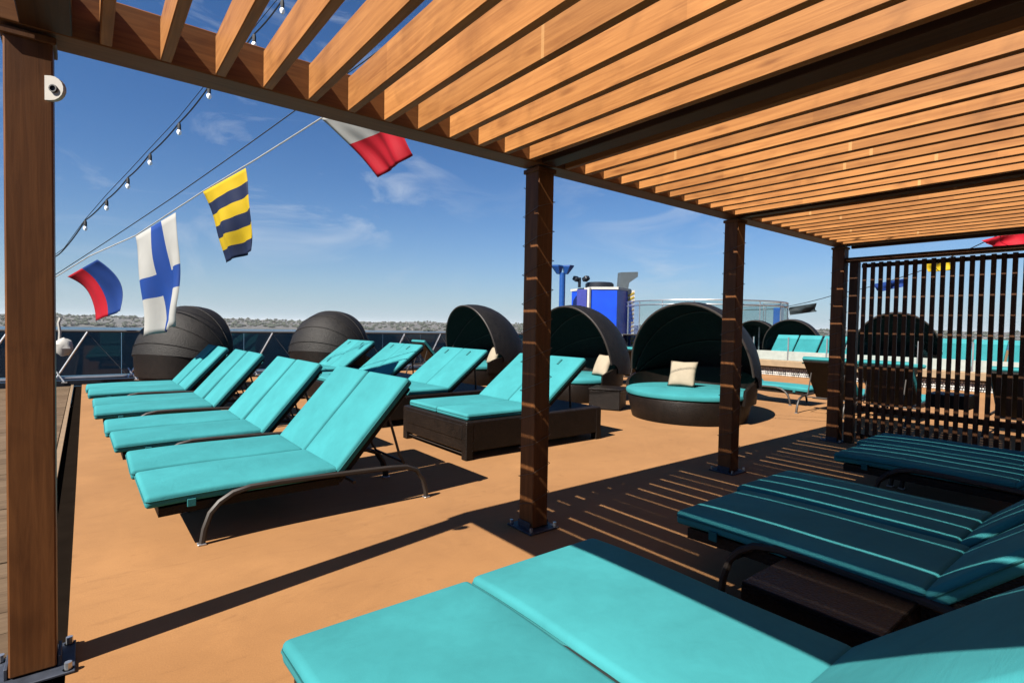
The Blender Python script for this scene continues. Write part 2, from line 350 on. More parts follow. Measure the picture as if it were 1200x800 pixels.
def shore_h(a, r):
    """height of the land over the water at azimuth a (degrees) and distance r"""
    r0 = 2150 + 130 * noise.noise(Vector((a * 0.07, 3.1, 0))) + (140 if a < 45 else 0)
    if r < r0: return -30.0
    k = min(1.0, (r - r0) / 1500.0)
    base = 41 + 8 * noise.noise(Vector((a * 0.11, 7.7, 0.3))) + 5 * noise.noise(Vector((a * 0.6, 1.7, 0.3)))
    if 62 < a < 84: base -= 9 * math.sin((a - 62) / 22 * math.pi)
    return -27.2 + base * (k ** 0.75) + 6 * noise.noise(Vector((a * 0.9, r * 0.004, 2.0))) * k + 3 * noise.noise(Vector((a * 3.1, r * 0.01, 9.0))) * k
b = MB(); NA, NR = 560, 16; A0, A1 = -12.0, 112.0
for i in range(NA + 1):
    a = A0 + (A1 - A0) * i / NA
    for j in range(NR + 1):
        r = 2000 + 2000 * (j / NR) ** 1.25; t = R_(a)
        b.v.append((r * math.cos(t), r * math.sin(t), shore_h(a, r)))
for i in range(NA):
    for j in range(NR):
        p = i * (NR + 1) + j; b.f.append((p, p + NR + 1, p + NR + 2, p + 1)); b.mi.append(0)
struct(b.build('far_shore', 'land'))
rnd = random.Random(3)
bh, bt = MB(), MB()
for k in range(3400):
    a = rnd.uniform(A0 + 1, A1 - 1); r = 2180 + 1500 * rnd.random() ** 1.3; h = shore_h(a, r)
    if h < -26.5: continue
    t = R_(a); x, y = r * math.cos(t), r * math.sin(t)
    if rnd.random() < 0.22:
        s_ = rnd.uniform(5, 12); hh = rnd.uniform(3, 6) * (1.8 if rnd.random() < 0.05 else 1)
        bh.box((x, y, h + hh / 2), (s_ * rnd.uniform(.7, 1.7), s_, hh), Matrix.Rotation(rnd.uniform(0, 3), 3, 'Z'))
    else:
        s_ = rnd.uniform(5, 13); n = 5; vs = []; fs = []
        for q in range(n): vs.append((x + s_ * math.cos(q * 1.257), y + s_ * math.sin(q * 1.257), h + s_ * 0.35 * rnd.uniform(.6, 1.2)))
        vs += [(x, y, h + s_ * rnd.uniform(.75, 1.1)), (x, y, h - 2)]
        for q in range(n): fs += [(q, (q + 1) % n, n), ((q + 1) % n, q, n + 1)]
        bt.add(vs, fs)
o = bh.build('town', 'town'); o['kind'] = 'stuff'; tag(o, 'hazy pale houses spread over the far shore', 'town')
o = bt.build('trees', 'tree'); o['kind'] = 'stuff'; tag(o, 'dark dots of trees among the houses on the far shore', 'trees')

def block(a, r, w_, h_, label, mat, tower=0):
    t = R_(a); x, y = r * math.cos(t), r * math.sin(t); e = empty('waterfront_building', (x, y, -27.5), t)
    tag(e, label, 'building', 'buildings on the far waterfront')
    q = MB(); q.box((0, 0, h_ / 2), (w_ * .6, w_, h_)); q.build('wall', mat, e)
    q = MB(); q.box((0, 0, h_ + .8), (w_ * .64, w_ * 1.04, 1.6)); q.build('roof', 'vent', e)
    for k in range(int(h_ // 5)):
        q = MB(); q.box((-w_ * .3 - .2, 0, 3 + 5 * k), (.5, w_ * .86, 1.6)); q.build('window_band', 'darkmetal', e)
    if tower: q = MB(); q.box((0, w_ * .2, h_ + tower / 2 + 1.6), (w_ * .3, w_ * .3, tower)); q.build('tower', mat, e)
MT['brick_far'] = plain('brown_brick_far', (0.16, 0.085, 0.07), 0.9)
block(54.3, 2090, 38, 20, 'brown brick block on the far waterfront beside white sheds', 'brick_far')
block(55.6, 2110, 26, 24, 'white tower block on the far waterfront', 'white', 8)
block(53.0, 2120, 30, 22, 'white office block on the far waterfront with no tower', 'white')
# ship hull and decks
b = MB(); b.box((27, -4.6, -14.3), (84, 34.8, 27.6)); struct(b.build('ship_hull', 'white'))
b = MB()
b.add([(-1.69, -20, 0), (68, -20, 0), (68, 12.25, 0), (-1.69, 12.25, 0), (-1.69, -20, -.5), (68, -20, -.5), (68, 12.25, -.5), (-1.69, 12.25, -.5)],
      [(0, 1, 2, 3), (7, 6, 5, 4), (0, 4, 5, 1), (1, 5, 6, 2), (2, 6, 7, 3), (3, 7, 4, 0)])
deck = struct(b.build('deck', 'carpet'))
b = MB(); b.box((-1.76, -3.87, -.06), (.136, 32.2, .04)); gut = struct(b.build('drain_channel', 'rubber'))
b = MB(); b.box((-1.852, -3.87, -.012), (.045, 32.2, .03)); struct(b.build('edge_trim', 'trim'))
wd = MB(); wd.box((-8.2, -3.87, -.2), (12.64, 32.2, .3)); wd = struct(wd.build('wood_deck', 'rubber'))
PW = 1.222 / 5
pm = None; y = -6.0; k = 0
while y < 12.1:
    if pm is None:
        pb = MB(); pb.box((0, 0, 0), (4.2, PW - .010, .03), ch=.004); pm = pb.build('plank', 'plank', wd)
        o = pm
    else:
        o = pm.copy(); COL.objects.link(o)
    o.location = (-3.985, y + PW / 2, -.034 + random.uniform(-.001, .001)); k += 1
    y += PW + (0.022 if k % 5 == 0 else 0)

# ------------------------------------------------------------------ windscreen railing on the ship's side
RY = 12.42
def railing(x0, x1):
    root = empty('windscreen_railing', (x0, RY, 0))
    tag(root, 'grey railing of slanted struts with dark tinted glass along the ship side', 'railing')
    ln = x1 - x0
    t = MB(); t.tube([(0, 0, 1.17), (ln, 0, 1.17)], .03, 8); t.build('top_rail', 'rail', root, True)
    t = MB(); t.tube([(0, -.03, .13), (ln, -.03, .13)], .035, 8); t.build('bottom_rail', 'steel', root, True)
    t = MB(); t.box((ln / 2, .12, .02), (ln, .5, .12)); t.build('kerb', 'darkmetal', root)
    n = int(ln / 1.3)
    g = None; st = None; wr = None; ft = None
    for i in range(n):
        if g is None:
            q = MB(); q.box((0, 0, 0), (1.29, .012, .96)); g = q.build('glass_pane', 'glass_dark', root)
            q = MB(); q.tube([(0, 0, .1), (.56, 0, 1.15)], .021, 6); st = q.build('strut', 'steel', root, True)
            q = MB(); q.tube([(.56, 0, 1.13), (1.29, 0, .14)], .005, 4); wr = q.build('brace_wire', 'rail', root)
            q = MB(); q.tube([(0, 0, .32), (.16, -.12, .06)], .018, 6); q.box((.16, -.13, .05), (.10, .10, .03)); ft = q.build('strut_foot', 'steel', root)
            obs = (g, st, wr, ft)
        else:
            obs = [c.copy() for c in (g, st, wr, ft)]
            for c in obs: COL.objects.link(c)
        obs[0].location = (i * 1.3 + .65, .06, .66); obs[1].location = (i * 1.3 + .12, -.05, 0); obs[2].location = (i * 1.3 + .12, -.05, 0); obs[3].location = (i * 1.3 + .12, -.05, 0)
railing(-6.17, 46)

# ------------------------------------------------------------------ pergola
C2, LB, S, T, H, SH = 0.9452, 2.6610, 0.2118, 0.042, 2.60, 0.1795
PX = [-1.793, C2, C2 + LB, C2 + 2 * LB]; YB = -8.4; PWD = 0.148; BW = 0.18  # rear row set further back, out of view, to deepen the shade
perg = empty('pergola', (PX[0], 0, 0)); tag(perg, 'open slatted redwood pergola over the shaded loungers', 'pergola')
def pl(o, x, y, z): o.location = (x - PX[0], y, z)
post = None
for yy in (0.0, YB):
    for i, x in enumerate(PX):
        if post is None:
            q = MB(); q.box((0, 0, 1.29), (PWD, PWD, 2.54), ch=.006); q.box((0, 0, 2.57), (PWD + .022, PWD + .022, .03), ch=.004); post = q.build('post', 'post', perg)
            q = MB(); q.box((0, 0, .008), (.27, .27, .012), ch=.003)
            for sx in (-1, 1): q.box((sx * .083, 0, .035), (.012, .13, .05), ch=.002)
            bp = q.build('base_plate', 'galv', post)
            for sx in (-1, 1):
                for sy in (-1, 1):
                    q = MB(); q.lathe([(0, .03), (.013, .03), (.013, .0), (.02, .0)], 8, (sx * .112, sy * .112, .014)); q.build('bolt', 'steel', post)
            o = post
        else: o = copy_tree(post, parent=perg)
        pl(o, x, yy, 0)
x0b, x1b = PX[0] - .12, PX[3] + .09
for yy in (0.0, YB):
    q = MB(); q.box((0, 0, 0), (x1b - x0b, BW, SH + .02), ch=.005); o = q.build('beam', 'beam', perg); pl(o, (x0b + x1b) / 2, yy, H + (SH + .02) / 2)
gird = None; GY0, GY1 = YB + BW / 2, -BW / 2
for i, x in enumerate(PX):
    if gird is None:
        q = MB(); q.box((0, 0, 0), (.16, GY1 - GY0 - .004, SH + .012), ch=.004); gird = o = q.build('girder', 'girder', perg)
    else: o = gird.copy(); COL.objects.link(o)
    if i >= 1: o.scale = (.78 if i == 1 else .62, 1, 1)
    pl(o, x + (.055 if i == 0 else 0), (GY0 + GY1) / 2, H + SH / 2 + .006)
rs = random.Random(11); slat = None; X0 = -1.5694
for bay in range(3):
    for i in range(12):
        x = X0 + bay * LB + i * S + T / 2 + rs.uniform(-.006, .006)
        if slat is None:
            q = MB(); q.box((0, 0, 0), (T, GY1 - GY0 - .006, SH), ch=.004); slat = o = q.build('slat', 'slat', perg)
        else: o = slat.copy(); COL.objects.link(o)
        pl(o, x, (GY0 + GY1) / 2, H + SH / 2 + rs.uniform(0, .004)); o.rotation_euler = (0, rs.uniform(-.006, .006), rs.uniform(-.0012, .0012))
# unseen wall added behind the pergola to block light and deepen its shade
dh = empty('shade_wall', (2.2, -8.75, 0)); tag(dh, 'unseen dark panelled wall added behind the pergola to deepen its shade', 'shade_wall')
q = MB(); q.box((0, -1.2, 1.9), (13.0, 2.4, 3.8)); q.build('wall', 'screen', dh)
for k in range(13):
    q = MB(); q.box((-6 + k, .02, 1.6), (.94, .03, 3.0), ch=.006); q.build('panel', 'screen', dh)
# junction block seen between two slats
q = MB(); q.box((0, 0, 0), (.05, .09, .07), ch=.005); o = q.build('junction_box', 'black', perg); pl(o, C2 + 9.5 * S + .3, -1.55, H + .045)

# end beam of the wider roof
q = MB(); q.box((0, 0, 0), (.05, GY1 - GY0, SH + .05), ch=.004); o = q.build('end_board', 'girder', perg); pl(o, x1b + .03, (GY0 + GY1) / 2, H + SH / 2 - .005)

# rope light wound round the posts
for i, nm in ((1, 'pergola post in front of the box daybed'), (2, 'pergola post between the round daybed and the shade'), (3, 'pergola post where the slatted screen begins')):
    q = MB(); h = PWD / 2 + .006; pts = []; turns = 11
    for k in range(turns * 4 + 1):
        cx, cy = ((-h, h), (-h, -h), (h, -h), (h, h))[k % 4]; pts.append((cx, cy, .16 + 2.3 * k / (turns * 4)))
    q.tube(pts, .0024, 5); o = q.build('rope_light', 'ropelight', None); o.location = (PX[i], 0, 0)
    tag(o, 'clear rope light wound round the ' + nm, 'rope light', 'rope lights wound round posts')

# D-shaped white plate on the first post
e = empty('wall_plate', (PX[0] + PWD / 2 - .02, -.085, 2.375), R_(-32)); e.scale = (.62, .8, .64); tag(e, 'white rounded mounting plate with a hole on the end pergola post', 'bracket')
q = MB(); pr = [(0, -.075), (.035, -.075)] + [(.035 + .075 * math.sin(R_(a)), -.075 * math.cos(R_(a))) for a in range(20, 180, 20)] + [(.035, .075), (0, .075)]
n = len(pr); q.add([(x, -.012, z) for x, z in pr] + [(x, .012, z) for x, z in pr], [tuple(range(n)), tuple(range(2 * n - 1, n - 1, -1))] + [(i, (i + 1) % n, n + (i + 1) % n, n + i) for i in range(n)])
q.build('plate', 'plastic', e)
q = MB(); q.lathe([(0, 0), (.017, 0), (.017, .01), (.024, .01), (.024, 0)], 12); o = q.build('hole', 'black', e); o.rotation_euler = (R_(90), 0, 0); o.location = (.055, -.0125, -.005)

# ------------------------------------------------------------------ slatted screen at the far end of the pergola
SX = PX[3] + .06
scr = empty('slatted_screen', (SX, -.09, 0)); tag(scr, 'tall dark wooden screen of upright slats closing the pergola end', 'screen')
for yy in (-.07, -2.4, -4.9):
    q = MB(); q.box((0, yy, 1.19), (.10, .10, 2.38), ch=.005); q.build('screen_post', 'screen', scr)
q = MB(); q.box((0, -2.5, 2.412), (.12, 5.1, .06), ch=.005); q.build('top_rail', 'screen', scr)
q = MB(); q.box((.03, -2.49, 2.33), (.03, 4.7, .05), ch=.003); q.build('upper_rail', 'screen', scr)
q = MB(); q.box((.03, -2.49, .47), (.03, 4.7, .07), ch=.003); q.build('lower_rail', 'screen', scr)
q = MB(); q.box((.03, -2.49, .10), (.03, 4.7, .07), ch=.003); q.build('bottom_rail', 'screen', scr)
sl = None; k = 0; y = -.185
while y > -4.85:
    if abs(y + 2.4) > .06:
        if sl is None:
            q = MB(); q.box((0, 0, 0), (.032, .044, 2.30), ch=.003); sl = o = q.build('slat', 'screen', scr)
        else: o = sl.copy(); COL.objects.link(o)
        o.location = (-.005, y + rs.uniform(-.003, .003), 1.215)
    y -= .0905

# ------------------------------------------------------------------ loungers
def cushion(name, L_, W_, Th, parent, mat='teal', bend=None, crown=.012, nx=12):
    bm = bmesh.new(); bmesh.ops.create_cube(bm, size=1.0)
    for v in bm.verts: v.co = Vector((v.co.x * L_, v.co.y * W_, v.co.z * Th))
    bmesh.ops.bevel(bm, geom=bm.edges[:], offset=Th * .36, segments=3, affect='EDGES', profile=.6)
    for i in range(1, nx):
        x = -L_ / 2 + L_ * i / nx
        bmesh.ops.bisect_plane(bm, geom=bm.verts[:] + bm.edges[:] + bm.faces[:], plane_co=(x, 0, 0), plane_no=(1, 0, 0))
    for i in range(1, 6):
        y = -W_ / 2 + W_ * i / 6
        bmesh.ops.bisect_plane(bm, geom=bm.verts[:] + bm.edges[:] + bm.faces[:], plane_co=(0, y, 0), plane_no=(0, 1, 0))
    for v in bm.verts:
        u, w_ = v.co.x / (L_ / 2), v.co.y / (W_ / 2)
        k = max(0, 1 - abs(u) ** 4) * max(0, 1 - abs(w_) ** 4)
        wob = noise.noise(Vector((v.co.x * 3.1 + L_, v.co.y * 3.3, 1.7 * W_))) * .006 * k
        v.co.z += (crown * k + wob) if v.co.z > 0 else 0
        v.co.y += .004 * math.sin(v.co.x * 6 + L_ * 3)
        if bend: v.co.z += bend(v.co.x)
    me = bpy.data.meshes.new(name); bm.to_mesh(me); bm.free(); me.materials.append(MT[mat])
    for p in me.polygons: p.use_smooth = True
    o = bpy.data.objects.new(name, me); COL.objects.link(o); o.parent = parent
    # seam piping round the edge
    q = MB(); pts = []; a, c = L_ / 2 + .001, W_ / 2 + .001; r = Th * .36
    for sx, sy, t0 in ((1, 1, 0), (-1, 1, 90), (-1, -1, 180), (1, -1, 270)):
        for d in (0, 45, 90): pts.append((sx * (a - r) + r * math.cos(R_(t0 + d)), sy * (c - r) + r * math.sin(R_(t0 + d)), .0))
    P2 = []
    for i in range(len(pts)):
        p0, p1 = Vector(pts[i]), Vector(pts[(i + 1) % len(pts)]); m = 6 if (p1 - p0).length > .2 else 1
        for j in range(m): P2.append(p0.lerp(p1, j / m))
    P2 = [Vector((p.x, p.y, Th * .12 + (bend(p.x) if bend else 0))) for p in P2]
    q.tube(P2, .0055, 5, True); q.build('piping', 'teal_dark' if mat == 'teal' else mat, o)
    return o
def seat_bend(x): # foot end droops
    u = (-.05 - x) / .56
    return -.012 * max(0, u) ** 2
def make_lounger(BA):
    t = empty('sun_lounger')
    W_ = .735
    q = MB()
    # frame slab follows the bend of the seat
    n = 8; prof = [(-1.27 + 1.16 * i / n) for i in range(n + 1)]
    vs = []; fs = []
    for x in prof:
        z = .285 + seat_bend(x + .72)
        for y in (-.345, .345): vs += [(x, y, z), (x, y, z - .055)]
    for i in range(n):
        a = i * 4; c = a + 4
        fs += [(a, c, c + 2, a + 2), (a + 1, a + 3, c + 3, c + 1), (a, a + 1, c + 1, c), (a + 2, c + 2, c + 3, a + 3)]
    fs += [(0, 2, 3, 1), (4 * n, 4 * n + 1, 4 * n + 3, 4 * n + 2)]
    q.add(vs, fs); q.build('seat_frame', 'wicker', t)
    Rb = Matrix.Rotation(-BA, 3, 'Y')
    q = MB(); q.box(Vector((-.10, 0, .27)) + Rb @ Vector((.43, 0, 0)), (.90, .70, .045), Rb, .008); q.build('back_frame', 'wicker', t)
    for s in (-1, 1):
        y = s * .372
        q = MB()
        path = [(-1.035, 0), (-1.02, .10), (-.985, .20), (-.93, .262), (-.85, .310), (-.74, .332), (-.55, .332), (-.3, .325), (0, .315), (.3, .303), (.44, .29), (.54, .25), (.60, .16), (.63, .06), (.635, 0)]
        q.tube([(x, y, z) for x, z in path], .020, 7); lg = q.build('leg_rail', 'frame', t, True)
        q = MB(); q.box((-1.035, y, .006), (.05, .05, .012), ch=.003); q.build('foot_pad', 'steel', lg)
        q = MB(); q.box((.635, y, .006), (.05, .05, .012), ch=.003); q.build('foot_pad', 'steel', lg)
    for x, z in ((-.95, .225), (.0, .235)):
        q = MB(); q.tube([(x, -.37, z), (x, .37, z)], .014, 6); q.build('cross_bar', 'frame', t)
    pp = Vector((-.10, 0, .27)) + Rb @ Vector((.62, 0, -.03))
    q = MB(); q.tube([(pp.x, -.27, pp.z), (pp.x + .11, -.27, .36), (pp.x + .15, -.27, .30), (pp.x + .15, .27, .30), (pp.x + .11, .27, .36), (pp.x, .27, pp.z)], .011, 6); q.build('back_prop', 'frame', t)
    o = cushion('seat_cushion', 1.22, W_, .075, t, bend=seat_bend); o.location = (-.72, 0, .335)
    for s_ in (-1, 1):
        q = MB(); q.box((-.36, s_ * .374, -.045), (.05, .012, .05), ch=.003); q.build('strap', 'teal_dark', o)
    o2 = cushion('back_cushion', .90, W_, .075, t, crown=.010); o2.rotation_euler = (0, -BA, 0)
    o2.location = Vector((-.10, 0, .325)) + Rb @ Vector((.435, 0, .016))
    q = MB(); q.box((.36, 0, -.060), (.035, W_ + .02, .006)); q.build('strap', 'teal_dark', o2)
    return t
protos = {}
def place(x, y, rz, label, group, z=0):
    key = 'low' if group == GF else 'high'
    if key not in protos: o = protos[key] = make_lounger(R_(40 if key == 'low' else 49.3)); o.location = (x, y, z); o.rotation_euler = (0, 0, rz)
    else: o = copy_tree(protos[key], (x, y, z), rz)
    for c in kids(o):      # cushions never lie quite alike
        if c.name.startswith('back_cushion'): c.rotation_euler.y += random.uniform(-.018, .018); c.location.y += random.uniform(-.010, .010); c.rotation_euler.z = random.uniform(-.008, .008)
        elif c.name.startswith('seat_cushion'): c.location.y += random.uniform(-.009, .009); c.location.x += random.uniform(-.012, .012); c.rotation_euler.z = random.uniform(-.008, .008)
    if group == GF: o.scale = (1, 1.03, 1.07)
    return tag(o, label, 'sun lounger', group)
GF = 'loungers standing under the pergola'
GA = 'loungers in the sunny row facing the open deck edge'
rowA = [(0, 1.40), (-.015, 2.17), (-.10, 3.22), (-.12, 4.00), (-.19, 5.26), (-.21, 6.04), (-.25, 7.30), (-.27, 8.08)]
for i, (x, y) in enumerate(rowA):
    place(x, y, random.uniform(-.012, .012), 'teal cushioned lounger in the sunny row, %s counted from the pergola' % ORD[i], GA)
RF = R_(-90)
place(-.722, -2.40, RF, 'sunlit teal lounger under the pergola, beside the end post bay', GF)
place(.068, -2.395, RF, 'teal lounger under the pergola with sun on its seat, next to the low side table', GF)
place(1.52, -2.41, RF, 'shaded teal lounger under the pergola, on the far side of the low table', GF)
place(2.30, -2.36, RF, 'striped shaded teal lounger under the pergola, second beyond the low table', GF)
place(4.02, -2.33, RF, 'shaded teal lounger under the pergola, third beyond the low table', GF)
place(4.79, -2.24, RF, 'shaded teal lounger under the pergola, closest to the slatted screen', GF)
GB = 'loungers on the sunny deck behind the screen'
for i, y in enumerate((1.02, .14, -1.52, -2.32)):
    place(8.95 + .03 * i, y, R_(180), 'lounger seen from its dark wicker back behind the screen, %s from the round daybed' % ORD[i], GB)
place(9.6, 2.95, R_(90), 'lounger with blue-green seat side on, beyond the pillowed round daybed', GB)
for i, (x, y) in enumerate(((9.0, 5.6), (9.05, 6.5))):
    place(x, y, R_(180), 'dark backed lounger in the gap between the round daybeds, %s from the pergola' % ORD[i], 'loungers between the round daybeds')
place(6.2, 10.6, R_(180), 'dark backed lounger by the railing beyond the box daybeds', 'loungers between the round daybeds')

# low side table between the loungers
t = empty('side_table', (1.05 - .02, -2.0, 0)); tag(t, 'low dark wicker side table between the loungers under the pergola', 'side table')
q = MB(); q.box((0, 0, .325), (.66, .55, .022), ch=.004); q.build('table_top', 'wicker', t)
q = MB()
for sx in (-1, 1): q.box((sx * .315, 0, .27), (.03, .55, .09))
for sy in (-1, 1): q.box((0, sy * .262, .27), (.597, .026, .088))
q.build('apron', 'wicker', t)
for sx in (-1, 1):
    for sy in (-1, 1):
        q = MB(); q.box((sx * .305, sy * .25, .112), (.04, .04, .224)); q.build('leg', 'wicker', t)
t2 = copy_tree(t, (8.35, -.78, 0), 0); tag(t2, 'dark side table standing between two loungers behind the screen', 'side table'); t2.scale = (.8, .9, 1.75)

# ------------------------------------------------------------------ box daybeds
def make_box():
    t = empty('box_daybed')
    LX, WY = 2.12, 1.46
    q = MB(); q.box((LX / 2, WY / 2, .255), (LX, WY, .33), ch=.012); q.build('base', 'wicker', t)
    q = MB(); q.box((-.004, WY / 2, .30), (.012, WY - .16, .16), ch=.004); q.build('end_panel', 'wicker', t)
    for x in (.045, LX - .045):
        for y in (.045, WY - .045):
            q = MB(); q.box((x, y, .2), (.095, .095, .40), ch=.008); q.build('leg', 'wicker', t)
    q = MB(); q.tube([(.05, .06, .055), (.05, WY - .06, .055)], .012, 6); q.build('stretcher', 'frame', t)
    A = R_(38)
    Rb = Matrix.Rotation(-A, 3, 'Y')
    for k in range(2):
        y = WY * (.27 + .46 * k)
        o = cushion('seat_cushion', 1.10, .66, .075, t, nx=6); o.location = (.60, y, .457)
        o = cushion('back_cushion', .94, .66, .075, t, nx=6); o.rotation_euler = (0, -A, 0); o.location = Vector((1.15, y, .455)) + Rb @ Vector((.47, 0, .012))
        q = MB(); q.box((.33, .02, .052), (.10, .03, .012), ch=.003); q.build('strap', 'teal_dark', o)
    q = MB(); q.box(Vector((1.15, WY / 2, .43)) + Rb @ Vector((.46, 0, -.03)), (.92, 1.30, .04), Rb, .006); q.build('back_frame', 'wicker', t)
    q = MB(); q.tube([(1.75, .2, .42), (1.72, .2, .84)], .014, 6); q.build('back_prop', 'frame', t)
    q = MB(); q.tube([(1.75, WY - .2, .42), (1.72, WY - .2, .84)], .014, 6); q.build('back_prop', 'frame', t)
    return t
bx0 = make_box()
for i, (x, y) in enumerate(((1.58, 1.85), (1.62, 4.05), (1.62, 6.15), (1.55, 8.2))):
    o = bx0 if i == 0 else copy_tree(bx0)
    o.location = (x, y, 0); o.rotation_euler = (0, 0, .015 * i)
    tag(o, 'double box daybed of dark wicker with teal cushions, %s counted from the pergola' % ORD[i], 'daybed', 'box daybeds in a row behind the loungers')

# ------------------------------------------------------------------ round daybeds with hoods
def superell(a, rx_, ry_): return rx_ * math.cos(a), ry_ * math.sin(a)
def make_round(hz=1.32, sweep=106, hx=1.26):
    t = empty('hooded_daybed'); Rr = .97
    q = MB(); q.lathe([(0, .0), (Rr * .90, .0), (Rr * .91, .03), (Rr * .985, .34), (Rr * .97, .37), (0, .37)], 40); q.build('base', 'wicker', t, True)
    q = MB(); q.lathe([(0, .372), (Rr * .97, .372), (Rr * 1.0, .385), (Rr * 1.012, .42), (Rr * 1.0, .452), (Rr * .965, .467), (0, .480)], 40); q.build('cushion', 'teal', t, True)
    q = MB(); a0, a1 = R_(-104), R_(104)
    n = 28; vs = []; fs = []
    for i in range(n + 1):
        a = a0 + (a1 - a0) * i / n; top = .70 + .07 * math.cos(a * 1.6) - .10 * max(0, (abs(a) - 1.45) / .36) ** 2
        for r in (Rr * 1.035, Rr * .985):
            vs += [(r * math.cos(a), r * math.sin(a), .30), (r * math.cos(a) * 1.02, r * math.sin(a) * 1.02, top)]
    for i in range(n):
        p, c = i * 4, i * 4 + 4
        fs += [(p, c, c + 1, p + 1), (p + 2, p + 3, c + 3, c + 2), (p + 1, c + 1, c + 3, p + 3), (p, p + 2, c + 2, c)]
    fs += [(0, 1, 3, 2), (4 * n, 4 * n + 2, 4 * n + 3, 4 * n + 1)]
    q.add(vs, fs); q.build('back_wall', 'wicker', t, True)
    # hood: quarter shell swung about the side pivots
    def hp(th, ph, k):   # th: 0 front rim .. 1 rear edge ; ph: 0..pi across
        ang = R_(102) - th * R_(sweep)         # elevation of the strip plane, measured from rear
        rr = math.sin(ph); y = -math.cos(ph) * 1.03 * k
        rad = rr ** .86
        return (hx * k * rad * math.cos(ang), y, .56 + hz * k * rad * math.sin(ang))
    nt_, np_ = 14, 26
    q = MB(); vs = []; fs = []
    for k in (1.0, .975):
        for i in range(nt_ + 1):
            for j in range(np_ + 1): vs.append(hp(i / nt_, math.pi * (.03 + .94 * j / np_), k))
    o_ = (nt_ + 1) * (np_ + 1)
    for i in range(nt_):
        for j in range(np_):
            p = i * (np_ + 1) + j; fs += [(p, p + 1, p + np_ + 2, p + np_ + 1), (o_ + p, o_ + p + np_ + 1, o_ + p + np_ + 2, o_ + p + 1)]
    for j in range(np_):
        fs += [(j, o_ + j, o_ + j + 1, j + 1)]; p = nt_ * (np_ + 1) + j; fs += [(p, p + 1, o_ + p + 1, o_ + p)]
    q.add(vs, fs); hd = q.build('hood', 'hood', t, True)
    q = MB(); q.tube([hp(0, math.pi * (.03 + .94 * j / 30), .988) for j in range(31)], .019, 6); q.build('rim', 'frame', hd, True)
    if sweep < 100:      # seams on the outside of the turned-away shells
        for th in (.22, .44, .66, .88):
            q = MB(); q.tube([hp(th, math.pi * (.03 + .94 * j / 26), 1.002) for j in range(27)], .010, 5); q.build('seam', 'hood', hd, True)
    for th in (.33, .66):
        q = MB(); q.tube([hp(th, math.pi * (.03 + .94 * j / 24), .965) for j in range(25)], .012, 5); q.build('rib', 'frame', hd, True)
    return t
rd = make_round()
RN = ['hooded round daybed with oval teal cushion and one beige pillow beside the pergola', 'hooded round daybed half hidden behind the pergola post, hood towards the blue tower',
      'hooded round daybed, third from the pergola, open towards the sun loungers']
for i, (x, y, rz) in enumerate(((6.27, 2.25, .16), (6.32, 5.05, .05), (6.2, 8.6, 0.0))):
    o = rd if i == 0 else copy_tree(rd)
    o.location = (x, y, 0); o.rotation_euler = (0, 0, rz); o.scale = (1.04, 1.04, 1.02) if i < 2 else (1.12, 1.12, 1.06); tag(o, RN[i], 'daybed', 'hooded round daybeds')
rl = make_round(1.20, 92, 1.03)
for i, (x, y, rz, lb) in enumerate(((.15, 10.35, R_(218), 'hooded round daybed turned away by the railing, behind the white flag with a blue cross'), (3.35, 10.75, R_(215), 'hooded round daybed turned away by the railing, sun patch on its closed shell'))):
    o = rl if i == 0 else copy_tree(rl)
    o.location = (x, y, 0); o.rotation_euler = (0, 0, rz); tag(o, lb, 'daybed', 'hooded round daybeds')
for i, (x, y) in enumerate(((21.5, 9.0), (19.6, 6.6), (16.6, 2.35))):
    o = copy_tree(rd, (x, y, 0.0 if i < 2 else .15), .1 if i < 2 else .3)
    tag(o, 'distant hooded daybed on the raised platform, %s from the glass stair screen' % ORD[i], 'daybed', 'distant hooded daybeds')

def pillow(loc, rz, tilt, label, s=.46):
    bm = bmesh.new(); bmesh.ops.create_grid(bm, x_segments=12, y_segments=12, size=.5); top = [v for v in bm.verts]
    me_v = []; fs = []
    for sgn in (1, -1):
        for v in top:
            x, y = v.co.x * 2, v.co.y * 2; k = max(0, (1 - x * x) * (1 - y * y)) ** .45
            pin = 1 - .07 * (1 - abs(x * y)) * (abs(x) ** 6 + abs(y) ** 6)
            me_v.append((x * .5 * s * pin, y * .5 * s * pin, sgn * .075 * k))
    bm.verts.index_update(); n = len(top)
    for f in bm.faces:
        ids = [v.index for v in f.verts]; fs.append(tuple(ids)); fs.append(tuple(n + i for i in reversed(ids)))
    bm.free(); q = MB(); q.add(me_v, fs); o = q.build('throw_pillow', 'pillow', None, True)
    me = o.data; b2 = bmesh.new(); b2.from_mesh(me); bmesh.ops.remove_doubles(b2, verts=b2.verts[:], dist=.0005); b2.to_mesh(me); b2.free()
    o.rotation_euler = (R_(90) - tilt, 0, rz); o.location = loc; return tag(o, label, 'pillow', 'beige pillows on the round daybeds')
pillow((6.35, 2.42, .70), R_(-72), R_(24), 'beige square pillow leaning in the round daybed beside the pergola')
pillow((6.58, 4.45, .70), R_(-100), R_(24), 'beige pillow in the round daybed behind the pergola post')
pillow((6.46, 8.0, .70), R_(-100), R_(24), 'beige pillow in the third round daybed from the pergola')

t = empty('wicker_ottoman', (5.83, 3.62, 0)); tag(t, 'low square dark wicker ottoman between the round daybeds', 'ottoman'); t.rotation_euler = (0, 0, .5)
q = MB(); q.box((0, 0, .18), (.56, .56, .34), ch=.012); q.build('body', 'wicker', t)
q = MB(); q.box((0, 0, .365), (.59, .59, .03), ch=.008); q.build('lid', 'wicker', t)

